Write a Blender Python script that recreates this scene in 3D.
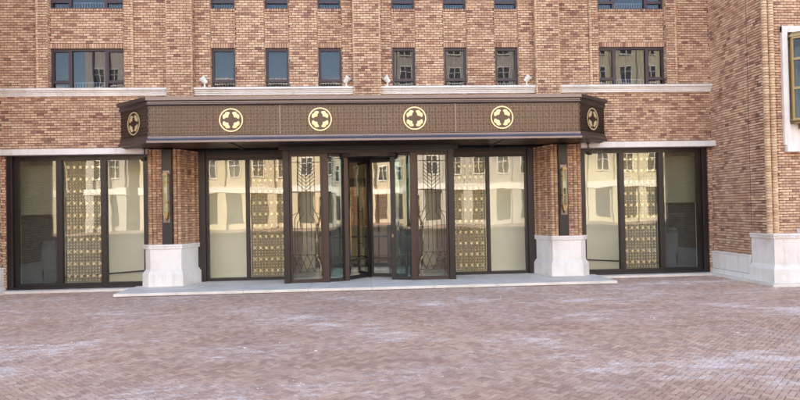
import bpy, math, random
import numpy as np
from mathutils import Vector, Matrix

random.seed(7)
rng = np.random.default_rng(7)
scn = bpy.context.scene
for o in list(bpy.data.objects):
    bpy.data.objects.remove(o)
COL = scn.collection
rad = math.radians

# ------------------------------------------------------------------ camera
FPX, YAW, PITCH, ROLL = 600.0, 0.0604, 0.0146, 0.01906
CAM = np.array([-0.133, -13.868, 1.70])
cf = np.array([math.sin(YAW) * math.cos(PITCH), math.cos(YAW) * math.cos(PITCH), math.sin(PITCH)])
cr0 = np.array([math.cos(YAW), -math.sin(YAW), 0.0])
cu0 = np.cross(cr0, cf)
cr = math.cos(ROLL) * cr0 - math.sin(ROLL) * cu0
cu = math.sin(ROLL) * cr0 + math.cos(ROLL) * cu0
cam_data = bpy.data.cameras.new('camera')
cam_data.sensor_width = 36.0
cam_data.lens = FPX / 800.0 * 36.0
cam_data.clip_end = 2000.0
cam = bpy.data.objects.new('camera', cam_data)
COL.objects.link(cam)
cam.matrix_world = Matrix(((cr[0], cu[0], -cf[0], CAM[0]), (cr[1], cu[1], -cf[1], CAM[1]),
                           (cr[2], cu[2], -cf[2], CAM[2]), (0, 0, 0, 1)))
scn.camera = cam

# ------------------------------------------------------------------ sky and sun (the sun stands behind the building)
SUN_EL, SUN_AZ = 30.0, -14.0          # azimuth from +Y
w = bpy.data.worlds.new('World')
scn.world = w
w.use_nodes = True
nt = w.node_tree
nt.nodes.clear()
sky = nt.nodes.new('ShaderNodeTexSky')
sky.sky_type = 'NISHITA'
sky.sun_disc = False
sky.sun_elevation = rad(SUN_EL)
sky.sun_rotation = rad(SUN_AZ)
sky.air_density = 1.0
sky.dust_density = 1.0
sky.ozone_density = 1.0
bg = nt.nodes.new('ShaderNodeBackground')
bg.inputs['Strength'].default_value = 0.15
wo = nt.nodes.new('ShaderNodeOutputWorld')
nt.links.new(sky.outputs[0], bg.inputs[0])
nt.links.new(bg.outputs[0], wo.inputs[0])
sd = bpy.data.lights.new('sun', 'SUN')
sd.energy = 4.5
sd.angle = rad(0.5)
sd.color = (1.0, 0.95, 0.88)
sun = bpy.data.objects.new('sun', sd)
COL.objects.link(sun)
sun.rotation_euler = (-(math.pi / 2 - rad(SUN_EL)), 0, -rad(SUN_AZ))
sun.location = (0, 30, 40)

vs = scn.view_settings
vs.view_transform = 'Standard'
vs.look = 'None'
vs.gamma = 1.0
vs.use_curve_mapping = False
vs.exposure = 2.55
vs.use_white_balance = True
vs.white_balance_temperature = 7700
vs.white_balance_tint = 10
scn.cycles.transparent_max_bounces = 32
scn.cycles.max_bounces = 10
scn.cycles.diffuse_bounces = 5


# ------------------------------------------------------------------ materials
def lin(r, g, b):
    f = lambda c: (c / 255 / 12.92) if c / 255 <= 0.04045 else ((c / 255 + 0.055) / 1.055) ** 2.4
    return (f(r), f(g), f(b), 1.0)


class NT:
    def __init__(s, name):
        s.m = bpy.data.materials.new(name)
        s.m.use_nodes = True
        s.t = s.m.node_tree
        s.t.nodes.clear()
        s.out = s.n('ShaderNodeOutputMaterial')

    def n(s, typ, **kw):
        x = s.t.nodes.new(typ)
        for k, v in kw.items():
            if k in x.inputs:
                x.inputs[k].default_value = v
            else:
                setattr(x, k, v)
        return x

    def l(s, a, b):
        s.t.links.new(a, b)

    def pos(s, scale=(1, 1, 1)):
        g = s.n('ShaderNodeNewGeometry')
        mp = s.n('ShaderNodeMapping')
        mp.inputs['Scale'].default_value = scale
        s.l(g.outputs['Position'], mp.inputs['Vector'])
        return mp.outputs[0]

    def noise(s, vec, scale, detail=4, rough=0.6):
        x = s.n('ShaderNodeTexNoise', Scale=scale, Detail=detail, Roughness=rough)
        s.l(vec, x.inputs['Vector'])
        return x.outputs['Fac']

    def ramp(s, fac, stops, interp='LINEAR'):
        r = s.n('ShaderNodeValToRGB')
        r.color_ramp.interpolation = interp
        el = r.color_ramp.elements
        while len(el) < len(stops):
            el.new(0.5)
        for e, (p, c) in zip(el, stops):
            e.position = p
            e.color = c if len(c) == 4 else (*c, 1)
        s.l(fac, r.inputs[0])
        return r.outputs[0]

    def mix(s, fac, a, b, typ='MIX'):
        x = s.n('ShaderNodeMix', data_type='RGBA', blend_type=typ)
        for sock, v in ((x.inputs[0], fac), (x.inputs[6], a), (x.inputs[7], b)):
            if hasattr(v, 'links'):
                s.l(v, sock)
            else:
                sock.default_value = v
        return x.outputs[2]

    def math(s, op, a, b=0.0, clamp=False):
        x = s.n('ShaderNodeMath', operation=op, use_clamp=clamp)
        for sock, v in ((x.inputs[0], a), (x.inputs[1], b)):
            if hasattr(v, 'links'):
                s.l(v, sock)
            else:
                sock.default_value = v
        return x.outputs[0]

    def pbr(s, color, rough=0.6, metal=0.0, bump=None, bump_s=0.3, bump_d=0.004, spec=0.5):
        p = s.n('ShaderNodeBsdfPrincipled')
        for k, v in (('Base Color', color), ('Roughness', rough), ('Metallic', metal), ('Specular IOR Level', spec)):
            if hasattr(v, 'links'):
                s.l(v, p.inputs[k])
            else:
                p.inputs[k].default_value = v
        if bump is not None:
            b = s.n('ShaderNodeBump', Strength=bump_s, Distance=bump_d)
            s.l(bump, b.inputs['Height'])
            s.l(b.outputs[0], p.inputs['Normal'])
        s.l(p.outputs[0], s.out.inputs[0])
        return s.m


def simple(name, rgb, rough=0.6, metal=0.0, var=0.12, scale=3.0, fine=60.0, bump_s=0.15, spec=0.5, stretch=(1, 1, 1)):
    """colour with large soft blotches, fine grain and a little fine relief"""
    t = NT(name)
    c = lin(*rgb)
    v = t.pos(stretch)
    n1, n2 = t.noise(v, scale, 5), t.noise(v, fine, 3)
    d = tuple(x * (1 - var) for x in c[:3])
    e = tuple(min(1, x * (1 + var)) for x in c[:3])
    col = t.ramp(n1, [(0.3, d), (0.7, e)])
    g = t.ramp(n2, [(0.3, (0.9, 0.9, 0.9)), (0.7, (1.06, 1.06, 1.06))])
    col = t.mix(1.0, col, g, 'MULTIPLY')
    rr = t.ramp(n1, [(0.3, (max(0, rough - 0.08),) * 3), (0.7, (min(1, rough + 0.08),) * 3)])
    return t.pbr(col, rr, metal, n2, bump_s, 0.003, spec)


def brick_material(name, ramp_stops):
    t = NT(name)
    a = t.n('ShaderNodeAttribute', attribute_name='tint')
    col = t.ramp(a.outputs['Fac'], ramp_stops)
    v = t.pos()
    big = t.noise(v, 0.7, 5, 0.65)
    col = t.mix(1.0, col, t.ramp(big, [(0.3, (0.84, 0.79, 0.77)), (0.55, (1.0, 1.0, 1.0)), (0.75, (1.1, 1.1, 1.12))]), 'MULTIPLY')
    streak = t.noise(t.pos((5.0, 5.0, 0.25)), 1.0, 4, 0.6)
    col = t.mix(1.0, col, t.ramp(streak, [(0.3, (0.88, 0.87, 0.87)), (0.6, (1.04, 1.04, 1.04))]), 'MULTIPLY')
    fine = t.noise(v, 90, 4, 0.7)
    col = t.mix(1.0, col, t.ramp(fine, [(0.28, (0.72, 0.70, 0.68)), (0.72, (1.16, 1.14, 1.12))]), 'MULTIPLY')
    return t.pbr(col, 0.85, 0, fine, 0.5, 0.004, 0.25)


BR_STOPS = [(0.0, lin(142, 106, 95)), (0.10, lin(167, 127, 111)), (0.26, lin(187, 147, 126)), (0.45, lin(202, 163, 138)),
            (0.7, lin(213, 177, 150)), (1.0, lin(225, 193, 166))]
BR_ROUND_LIT = [(0.0, lin(170, 130, 110)), (0.3, lin(192, 154, 128)), (0.6, lin(212, 178, 148)), (1.0, lin(228, 200, 170))]  # rounded bricks lighter: the light their edges catch is put into the colour
M = {}
M['brick'] = brick_material('brick', BR_STOPS)
M['brick_round_lit'] = brick_material('brick_round_lit', BR_ROUND_LIT)
M['mortar'] = simple('mortar', (100, 79, 71), 0.95, var=0.2, scale=2, spec=0.1)
def stone_material():
    t = NT('white_stone')
    v = t.pos()
    a, f = t.noise(v, 1.3, 6, 0.65), t.noise(v, 130, 3)
    col = t.ramp(a, [(0.25, lin(204, 193, 189)), (0.5, lin(226, 218, 216)), (0.75, lin(234, 228, 227))])
    st = t.noise(t.pos((9, 9, 0.7)), 1.0, 5, 0.7)
    col = t.mix(1.0, col, t.ramp(st, [(0.30, (0.86, 0.84, 0.82)), (0.48, (1, 1, 1))]), 'MULTIPLY')
    col = t.mix(1.0, col, t.ramp(f, [(0.3, (0.93,) * 3), (0.7, (1.04,) * 3)]), 'MULTIPLY')
    return t.pbr(col, 0.72, 0, f, 0.12, 0.003, 0.3)


M['stone'] = stone_material()
M['granite'] = simple('grey_granite', (216, 206, 199), 0.72, var=0.13, scale=2.2, fine=220, bump_s=0.12, spec=0.3)
M['bronze'] = simple('dark_bronze', (112, 101, 102), 0.34, 0.92, var=0.16, scale=1.2, fine=30, bump_s=0.05)
M['bronze_panel'] = simple('brown_bronze_panel', (84, 71, 65), 0.4, 0.9, var=0.25, scale=1.5, fine=40, bump_s=0.1)
M['bronze_lattice'] = simple('worn_bronze_lattice', (108, 91, 82), 0.38, 0.9, var=0.3, scale=0.9, fine=30, bump_s=0.05)
M['frame'] = simple('brown_black_metal', (42, 35, 36), 0.42, 0.3, var=0.12, scale=2, fine=50, bump_s=0.03)
M['door_frame'] = simple('brown_metal', (66, 50, 46), 0.4, 0.45, var=0.14, scale=2, fine=50, bump_s=0.03)
M['win_frame'] = simple('aubergine_frame', (64, 49, 56), 0.5, 0.1, var=0.1, scale=2, fine=50, bump_s=0.03)
M['gold'] = simple('pale_gold', (218, 196, 156), 0.42, 0.6, var=0.1, scale=4, fine=70, bump_s=0.04)
M['old_gold'] = simple('aged_gold', (152, 130, 94), 0.42, 0.7, var=0.14, scale=6, fine=70, bump_s=0.05)
M['screen_gold'] = simple('screen_gold', (118, 99, 70), 0.42, 0.5, var=0.15, scale=3, fine=60, bump_s=0.03)
M['white_metal'] = simple('white_enamel', (232, 226, 222), 0.4, 0.0, var=0.04, scale=5)
M['black'] = simple('black_plastic', (26, 25, 27), 0.4, 0.0, var=0.1, scale=5)
M['cream'] = simple('cream_plaster', (241, 235, 212), 0.8, var=0.05, scale=1.0)
M['warm_wall'] = simple('warm_panel', (240, 222, 194), 0.6, var=0.1, scale=1.4)
M['glow_panel'] = simple('glow_wall_panel', (236, 212, 170), 0.6, var=0.1, scale=1.4)  # gold tone paints the warm glow behind the middle screens
M['grey_panel'] = simple('grey_green_panel', (120, 118, 98), 0.7, var=0.06, scale=1.5)
M['dark_panel'] = simple('dark_panel', (52, 54, 54), 0.6, var=0.1, scale=1.5)
M['floor_in'] = simple('pale_polished_floor', (214, 206, 192), 0.25, var=0.1, scale=1.2)
M['ceiling_in'] = simple('ceiling_paint', (224, 220, 206), 0.8, var=0.03)
M['curtain'] = simple('grey_blind', (70, 65, 70), 0.9, var=0.05, scale=1, stretch=(1, 1, 8))
M['bar_white'] = simple('white_bar', (196, 200, 210), 0.5, var=0.03)
M['sand'] = None


def glass(name, tint, refl, rough=0.0):
    t = NT(name)
    tr = t.n('ShaderNodeBsdfTransparent', Color=(*tint, 1))
    gl = t.n('ShaderNodeBsdfGlossy', Color=(1, 1, 1, 1), Roughness=rough)
    v = t.pos()
    nz = t.noise(v, 1.1, 2, 0.4)
    bp = t.n('ShaderNodeBump', Strength=0.09, Distance=0.02)
    t.l(nz, bp.inputs['Height'])
    t.l(bp.outputs[0], gl.inputs['Normal'])
    lw = t.n('ShaderNodeLayerWeight', Blend=0.5)
    f = t.math('POWER', lw.outputs['Facing'], 4.0)
    f = t.math('MULTIPLY_ADD', f, 0.7)
    f.node.inputs[2].default_value = refl
    mx = t.n('ShaderNodeMixShader')
    t.l(f, mx.inputs[0])
    t.l(tr.outputs[0], mx.inputs[1])
    t.l(gl.outputs[0], mx.inputs[2])
    t.l(mx.outputs[0], t.out.inputs[0])
    return t.m


M['glass'] = glass('shop_glass', (0.97, 0.98, 0.965), 0.05)
M['glass_door'] = glass('door_glass', (0.95, 0.96, 0.93), 0.07)
M['glass_drum'] = glass('green_drum_glass', (0.78, 0.88, 0.88), 0.05)
M['glass_rear'] = glass('tinted_rear_glass', (0.80, 0.82, 0.84), 0.03)
M['glass_win'] = glass('upper_window_glass', (0.66, 0.69, 0.75), 0.030)


def salt(t):
    """dried road salt: streaky patches with a shape of their own, in world coordinates"""
    g = t.n('ShaderNodeNewGeometry')
    mp = t.n('ShaderNodeMapping')
    mp.inputs['Rotation'].default_value = (0, 0, rad(14))
    mp.inputs['Scale'].default_value = (0.6, 1.3, 0.0)
    t.l(g.outputs['Position'], mp.inputs['Vector'])
    a = t.noise(mp.outputs[0], 0.7, 3, 0.55)
    b = t.noise(mp.outputs[0], 9.0, 7, 0.8)
    c = t.noise(mp.outputs[0], 2.6, 4, 0.65)
    s = t.math('MULTIPLY_ADD', b, 0.9)
    t.l(a, s.node.inputs[2])
    s2 = t.math('MULTIPLY_ADD', c, 0.7)
    t.l(s, s2.node.inputs[2])
    # strong only in a few places, thin dusting elsewhere
    hard = t.ramp(t.math('MULTIPLY', s2, 0.5), [(0.67, (0, 0, 0)), (0.77, (1, 1, 1))])
    dust = t.ramp(t.math('MULTIPLY', s2, 0.5), [(0.56, (0, 0, 0)), (0.78, (0.34, 0.34, 0.34))])
    return t.math('MAXIMUM', hard, dust)


def paver_material():
    t = NT('clay_paver')
    a = t.n('ShaderNodeAttribute', attribute_name='tint')
    col = t.ramp(a.outputs['Fac'], [(0.0, lin(171, 137, 122)), (0.35, lin(184, 149, 133)), (0.7, lin(192, 157, 140)),
                                    (1.0, lin(202, 169, 151))])
    v = t.pos()
    big = t.noise(v, 0.35, 3)
    col = t.mix(1.0, col, t.ramp(big, [(0.3, (0.92, 0.91, 0.94)), (0.7, (1.1, 1.06, 1.0))]), 'MULTIPLY')
    fine = t.noise(v, 70, 4, 0.7)
    col = t.mix(1.0, col, t.ramp(fine, [(0.28, (0.8, 0.79, 0.78)), (0.72, (1.13, 1.13, 1.13))]), 'MULTIPLY')
    s = salt(t)
    grain = t.noise(v, 26, 4, 0.75)
    s2 = t.math('MULTIPLY', s, t.ramp(grain, [(0.40, (0.35,) * 3), (0.6, (1.0,) * 3)]))
    col = t.mix(s2, col, lin(232, 219, 218))
    return t.pbr(col, 0.8, 0, fine, 0.5, 0.004, 0.3)


def sand_material():
    t = NT('joint_sand')
    v = t.pos()
    col = t.ramp(t.noise(v, 40, 3), [(0.3, lin(88, 71, 64)), (0.7, lin(124, 103, 94))])
    s = t.math('MULTIPLY', salt(t), 1.0)
    col = t.mix(s, col, lin(226, 219, 222))
    return t.pbr(col, 0.95, 0, None, spec=0.1)


def far_paving_material():
    t = NT('far_paving')
    v = t.pos()
    br = t.n('ShaderNodeTexBrick')
    br.inputs['Scale'].default_value = 1.0
    br.inputs['Brick Width'].default_value = 0.107
    br.inputs['Row Height'].default_value = 0.0535
    br.inputs['Mortar Size'].default_value = 0.004
    br.inputs['Color1'].default_value = lin(180, 146, 130)
    br.inputs['Color2'].default_value = lin(166, 132, 118)
    br.inputs['Mortar'].default_value = lin(120, 102, 96)
    t.l(v, br.inputs['Vector'])
    col = t.mix(salt(t), br.outputs[0], lin(205, 198, 206))
    return t.pbr(col, 0.9, spec=0.2)


M['paver'] = paver_material()
M['sand'] = sand_material()
M['far_paving'] = far_paving_material()


def far_brick_material():
    t = NT('upper_brick')
    v = t.pos()
    sx = t.n('ShaderNodeSeparateXYZ')
    t.l(v, sx.inputs[0])
    u = t.math('ADD', sx.outputs[0], sx.outputs[1])
    cb = t.n('ShaderNodeCombineXYZ')
    t.l(u, cb.inputs[0])
    t.l(sx.outputs[2], cb.inputs[1])
    br = t.n('ShaderNodeTexBrick')
    br.inputs['Scale'].default_value = 1.0
    br.inputs['Brick Width'].default_value = 0.25
    br.inputs['Row Height'].default_value = 0.06
    br.inputs['Mortar Size'].default_value = 0.005
    br.inputs['Color1'].default_value = lin(196, 152, 114)
    br.inputs['Color2'].default_value = lin(158, 112, 90)
    br.inputs['Mortar'].default_value = lin(112, 96, 86)
    t.l(cb.outputs[0], br.inputs['Vector'])
    return t.pbr(br.outputs[0], 0.85, spec=0.2)


M['upper_brick'] = far_brick_material()


# ------------------------------------------------------------------ mesh helpers
class MB:
    """collects shapes for ONE mesh object"""

    def __init__(s):
        s.v, s.f, s.t = [], [], []

    def poly(s, pts, tint=None):
        b = len(s.v)
        s.v += [tuple(p) for p in pts]
        s.f.append(tuple(range(b, b + len(pts))))
        s.t.append(0.5 if tint is None else tint)

    def mesh(s, pts, faces, tint=0.5):
        b = len(s.v)
        s.v += [tuple(p) for p in pts]
        for f in faces:
            s.f.append(tuple(b + i for i in f))
            s.t.append(tint)

    def box(s, x0, x1, y0, y1, z0, z1, tint=0.5):
        p = [(x, y, z) for z in (z0, z1) for y in (y0, y1) for x in (x0, x1)]
        s.mesh(p, [(0, 2, 3, 1), (4, 5, 7, 6), (0, 1, 5, 4), (2, 6, 7, 3), (0, 4, 6, 2), (1, 3, 7, 5)], tint)
        return s

    def obox(s, o, u, n, u0, u1, z0, z1, n0, n1, tint=0.5):
        """box in a wall's own frame: u along the wall, n outwards, z up"""
        o, u, n = Vector(o), Vector(u), Vector(n)
        k = Vector((0, 0, 1))
        p = [o + u * a + n * b + k * c for c in (z0, z1) for b in (n0, n1) for a in (u0, u1)]
        s.mesh(p, [(0, 2, 3, 1), (4, 5, 7, 6), (0, 1, 5, 4), (2, 6, 7, 3), (0, 4, 6, 2), (1, 3, 7, 5)], tint)
        return s

    def prism(s, pts, z0, z1, tint=0.5):
        n = len(pts)
        v = [(x, y, z0) for x, y in pts] + [(x, y, z1) for x, y in pts]
        f = [tuple(range(n - 1, -1, -1)), tuple(range(n, 2 * n))]
        f += [(i, (i + 1) % n, n + (i + 1) % n, n + i) for i in range(n)]
        s.mesh(v, f, tint)
        return s

    def bar(s, a, b, wd, dp=None, side=(0, 1, 0), tint=0.5):
        """rectangular bar from a to b; 'side' is the depth direction"""
        dp = wd if dp is None else dp
        a, b = Vector(a), Vector(b)
        d = (b - a).normalized()
        q = Vector(side)
        q = (q - d * q.dot(d)).normalized()
        r = d.cross(q)
        p = [c + r * (i * wd / 2) + q * (j * dp / 2) for c in (a, b) for i, j in ((-1, -1), (1, -1), (1, 1), (-1, 1))]
        s.mesh(p, [(3, 2, 1, 0), (4, 5, 6, 7), (0, 1, 5, 4), (1, 2, 6, 5), (2, 3, 7, 6), (3, 0, 4, 7)], tint)
        return s

    def cyl(s, a, b, r0, r1=None, n=10, tint=0.5):
        r1 = r0 if r1 is None else r1
        a, b = Vector(a), Vector(b)
        d = (b - a).normalized()
        q = Vector((1, 0, 0)) if abs(d.x) < 0.9 else Vector((0, 1, 0))
        e = d.cross(q).normalized()
        g = d.cross(e)
        v = [c + (e * math.cos(2 * math.pi * i / n) + g * math.sin(2 * math.pi * i / n)) * r
             for c, r in ((a, r0), (b, r1)) for i in range(n)]
        f = [tuple(range(n - 1, -1, -1)), tuple(range(n, 2 * n))]
        f += [(i, (i + 1) % n, n + (i + 1) % n, n + i) for i in range(n)]
        s.mesh(v, f, tint)
        return s

    def sweep(s, path, prof, closed=False, caps=True):
        """mitred sweep of (offset outwards, z) profile along a plan path; outwards is to the right of travel"""
        P = [Vector((x, y)) for x, y in path]
        n = len(P)
        rows = []
        for i in range(n):
            d0 = (P[i] - P[i - 1]).normalized() if (i > 0 or closed) else None
            d1 = (P[(i + 1) % n] - P[i]).normalized() if (i < n - 1 or closed) else None
            d0 = d0 or d1
            d1 = d1 or d0
            n0, n1 = Vector((d0.y, -d0.x)), Vector((d1.y, -d1.x))
            m = (n0 + n1).normalized()
            m = m / max(0.3, m.dot(n0))
            rows.append([(P[i].x + m.x * o, P[i].y + m.y * o, z) for o, z in prof])
        k = len(prof)
        v = [p for r in rows for p in r]
        f = []
        for i in range(n if closed else n - 1):
            j = (i + 1) % n
            for a in range(k - 1):
                f.append((i * k + a, j * k + a, j * k + a + 1, i * k + a + 1))
        if caps and not closed:
            f.append(tuple(range(k)))
            f.append(tuple((n - 1) * k + a for a in range(k - 1, -1, -1)))
        s.mesh(v, f)
        return s

    def build(s, name, material, parent=None, smooth=False, tint=False):
        me = bpy.data.meshes.new(name)
        me.from_pydata(s.v, [], s.f)
        me.materials.append(material)
        if tint:
            a = me.attributes.new('tint', 'FLOAT', 'FACE')
            a.data.foreach_set('value', np.array(s.t, dtype=np.float32))
        if smooth:
            me.polygons.foreach_set('use_smooth', [True] * len(me.polygons))
        me.update()
        return link(name, me, parent)


def link(name, data, parent=None):
    o = bpy.data.objects.new(name, data)
    COL.objects.link(o)
    if parent is not None:
        o.parent = parent
        o.matrix_parent_inverse = parent.matrix_world.inverted() if parent.get('_moved') else Matrix.Identity(4)
    return o


def empty(name, loc=(0, 0, 0)):
    o = bpy.data.objects.new(name, None)
    COL.objects.link(o)
    o.location = loc
    return o


def tag(o, label=None, cat=None, group=None, kind=None):
    for k, v in (('label', label), ('category', cat), ('group', group), ('kind', kind)):
        if v:
            o[k] = v
    return o


def bevel(o, wdt=0.006, seg=2):
    m = o.modifiers.new('bevel', 'BEVEL')
    m.width = wdt
    m.segments = seg
    m.limit_method = 'ANGLE'
    m.angle_limit = rad(40)
    return o


# ------------------------------------------------------------------ brickwork
COURSE, BH, PROUD = 0.057, 0.047, 0.009
BRICKS = []        # (part key, centre on mortar face, u, n, length, height, tint)
ROUNDS = {}        # part key -> MB of bullnose bricks
MORTAR = {}        # part key -> MB of backing


def pick_tint():
    r = random.random()
    if r < 0.10:
        return random.uniform(0.0, 0.22)
    if r < 0.42:
        return random.uniform(0.22, 0.5)
    return random.uniform(0.45, 1.0)


def bricks_in(key, o, u, n, u0, u1, z0, z1, soldier=False):
    """fill one rectangle of a wall face with bricks in courses"""
    o, u, n = Vector(o), Vector(u).normalized(), Vector(n).normalized()
    k = Vector((0, 0, 1))
    if soldier:
        cnt = max(1, int(round((u1 - u0) / COURSE)))
        wdt = (u1 - u0) / cnt
        for i in range(cnt):
            c = o + u * (u0 + (i + 0.5) * wdt) + k * ((z0 + z1) / 2)
            BRICKS.append((key, c, u, n, wdt - 0.01, z1 - z0 - 0.01, pick_tint() * 0.7))
        return
    base = o.dot(u)
    rows = max(1, int(round((z1 - z0) / COURSE)))
    ch = (z1 - z0) / rows
    for r in range(rows):
        zc = z0 + (r + 0.5) * ch
        row_id = int(round(zc / COURSE))
        per = 0.142
        off = (0.0 if row_id % 2 else per / 2) - base + random.uniform(-0.012, 0.012)
        a = (int(math.floor((u0 - off) / per)) - 1) * per + off
        while a < u1:
            s, e = max(a, u0), min(a + per, u1)
            if e - s > 0.03:
                c = o + u * ((s + e) / 2) + k * zc
                BRICKS.append((key, c, u, n, e - s - 0.009, ch - 0.011, pick_tint()))
            a += per


def wall(key, o, u, n, u0, u1, z0, z1, holes=(), thick=0.30, fill=True):
    """brick wall face with rectangular holes (u0,u1,z0,z1) + solid backing"""
    mb = MORTAR.setdefault(key, MB())
    us = sorted({u0, u1, *[min(max(h[i], u0), u1) for h in holes for i in (0, 1)]})
    zs = sorted({z0, z1, *[min(max(h[i], z0), z1) for h in holes for i in (2, 3)]})
    inside = lambda a, b: any(h[0] < a < h[1] and h[2] < b < h[3] for h in holes)
    for i in range(len(us) - 1):
        for j in range(len(zs) - 1):
            if us[i + 1] - us[i] < 1e-5 or zs[j + 1] - zs[j] < 1e-5:
                continue
            if not inside((us[i] + us[i + 1]) / 2, (zs[j] + zs[j + 1]) / 2):
                mb.obox(o, u, n, us[i], us[i + 1], zs[j], zs[j + 1], -thick, 0.0)
    # horizontal bands between z breaks, each split by the holes
    for j in range(len(zs) - 1):
        zc = (zs[j] + zs[j + 1]) / 2
        cuts = sorted((h[0], h[1]) for h in holes if h[2] < zc < h[3])
        a = u0
        for c0, c1 in cuts + [(u1, u1)]:
            if c0 - a > 0.03 and fill:
                bricks_in(key, o, u, n, a, min(c0, u1), zs[j], zs[j + 1])
            a = max(a, c1)


def rib(key, x, y, z0, z1, r, tr=(0.35, 1.0)):
    """bullnose bricks standing one on the other along an edge"""
    mb = ROUNDS.setdefault(key, MB())
    rows = int(round((z1 - z0) / COURSE))
    ch = (z1 - z0) / rows
    for i in range(rows):
        mb.cyl((x, y, z0 + i * ch + 0.004), (x, y, z0 + (i + 1) * ch - 0.006), r * random.uniform(0.96, 1.03), n=10,
               tint=random.uniform(*tr))


# =================================================================== THE SETTING: ground
g = MB()
g.poly([(-700, -700, -0.03), (700, -700, -0.03), (700, 700, -0.03), (-700, 700, -0.03)])
tag(g.build('ground', M['far_paving']), 'brick paved ground spreading out around the forecourt', 'ground', kind='structure')

PL, PW, PJ = 0.110, 0.052, 0.006
paving = MB()
paving.poly([(-7.1, -9.55, -0.010), (7.9, -9.55, -0.010), (11.9, 0.1, -0.010), (-11.1, 0.1, -0.010)])
paving = tag(paving.build('forecourt_paving', M['sand']), 'pinkish brown brick paving laid in herringbone with white salt stains', 'paving',
             kind='structure')


def project(p):
    d = np.asarray(p) - CAM
    z = d @ cf
    return 400 + FPX * (d @ cr) / z, 200 - FPX * (d @ cu) / z, z


def make_pavers():
    wd = PW + PJ
    ln = PL + PJ
    ang = rad(45)
    ca, sa = math.cos(ang), math.sin(ang)
    spots = []
    R = 290
    # herringbone in units of wd: a horizontal (2x1) and a vertical (1x2) brick per step
    for i in range(-R, R):
        for j in range(-R // 2, R // 2):
            x = i + 2 * j
            y = i - 2 * j
            for (cx, cy, rot) in ((x + 1.0, y + 0.5, 0), (x + 2.5 - 2, y + 2.0 - 0, 1)):
                X, Y = cx * wd, cy * wd
                wx, wy = ca * X - sa * Y, sa * X + ca * Y - 7.0
                if -9.6 < wy < -0.02 and abs(wx - 0.4) < 7.6 + 0.42 * (wy + 9.6):
                    spots.append((wx, wy, rot))
    return spots


def tile_unit(tint_bucket):
    """one paver: slightly rounded top edge, no underside"""
    mb = MB()
    a, b, c = PL / 2, PW / 2, 0.004
    lo = [(-a, -b, -0.02), (a, -b, -0.02), (a, b, -0.02), (-a, b, -0.02)]
    mi = [(-a, -b, -c * 0.7), (a, -b, -c * 0.7), (a, b, -c * 0.7), (-a, b, -c * 0.7)]
    up = [(-a + c, -b + c, 0), (a - c, -b + c, 0), (a - c, b - c, 0), (-a + c, b - c, 0)]
    f = [(8, 9, 10, 11)]
    for q in (0, 4):
        f += [(q + i, q + (i + 1) % 4, q + 4 + (i + 1) % 4, q + 4 + i) for i in range(4)]
    mb.mesh(lo + mi + up, f, tint_bucket)
    return mb


spots = make_pavers()
TP = [i / 7.0 for i in range(8)]
pav = []
for (x, y, rot) in spots:
    tnt = random.choice(TP)
    dz = random.gauss(0, 0.0012)
    tilt = (random.gauss(0, 0.008), random.gauss(0, 0.008))
    rz = rad(45) + rot * math.pi / 2 + random.gauss(0, 0.008)
    px, py, pz = project((x, y, 0))
    vis = pz > 1 and 4 < px < 796 and 4 < py < 396
    pav.append((x, y, dz, tilt, rz, tnt, (1 / pz ** 3 if vis else 0)))
pav.sort(key=lambda p: -p[6])
paver_meshes = {}
units = {t: tile_unit(t) for t in TP}
for t in TP:
    o = units[t].build('paver', M['paver'], None, tint=True)
    paver_meshes[t] = o.data
    bpy.data.objects.remove(o)
for p in pav[:300]:
    o = link('paver', paver_meshes[p[5]], paving)
    o.location = (p[0], p[1], p[2])
    o.rotation_euler = (p[3][0], p[3][1], p[4])
field = MB()
_uv = np.array(units[TP[0]].v)
_uf = np.array([f for f in units[TP[0]].f])
_all_v, _all_f = [], []
for q, p in enumerate(pav[300:]):
    mt = np.array(Matrix.Rotation(p[4], 3, 'Z') @ Matrix.Rotation(p[3][0], 3, 'X') @ Matrix.Rotation(p[3][1], 3, 'Y'))
    _all_v.append(_uv @ mt.T + np.array((p[0], p[1], p[2])))
    _all_f.append(_uf + q * len(_uv))
    field.t += [p[5]] * len(_uf)
field.v = np.concatenate(_all_v).tolist()
field.f = np.concatenate(_all_f).tolist()
tag(field.build('paver_field', M['paver'], paving, tint=True), kind='stuff')

# crumbs of snow and salt left on the paving, in drifts
sn = MB()
SPOTS = [(4.26, -2.34, .9), (5.06, -2.77, .8), (6.86, -1.29, .8), (8.0, -2.5, .5), (4.18, -5.83, .35), (4.31, -5.17, .5), (5.08, -5.04, .6),
         (4.72, -6.32, .15), (2.8, -2.6, .9), (-0.43, -2.38, 1.0), (-3.65, -1.9, .6), (-5.89, -3.47, .9), (-4.66, -4.66, .8), (-4.35, -5.81, .7),
         (-1.8, -5.11, .9), (-0.97, -6.18, .7), (-1.08, -7.9, .4), (0.74, -7.59, .5), (-4.78, -1.69, .4), (1.75, -4.01, 1.0), (0.67, -4.89, .9)]
for (sx, sy, sr) in SPOTS:
    for q in range(int(16 * sr) + 3):
        x, y = random.gauss(sx, sr * 0.55), random.gauss(sy, sr * 0.22)
        if y > -1.35:
            continue
        rr = random.uniform(0.004, 0.011) * (1.8 if random.random() < 0.06 else 1)
        k = 7
        ph = random.random() * 6
        ring = [(x + 1.6 * rr * random.uniform(.6, 1.2) * math.cos(ph + 6.283 * i / k), y + rr * random.uniform(.6, 1.2) * math.sin(ph + 6.283 * i / k), -0.002) for i in range(k)]
        sn.mesh(ring + [(x, y, rr * 0.5)], [(i, (i + 1) % k, k) for i in range(k)])
tag(sn.build('snow_crumbs', simple('old_snow', (236, 234, 240), 0.8, var=0.05, scale=8)), 'white crumbs of snow and salt scattered over the paving', 'snow', kind='stuff')

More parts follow.
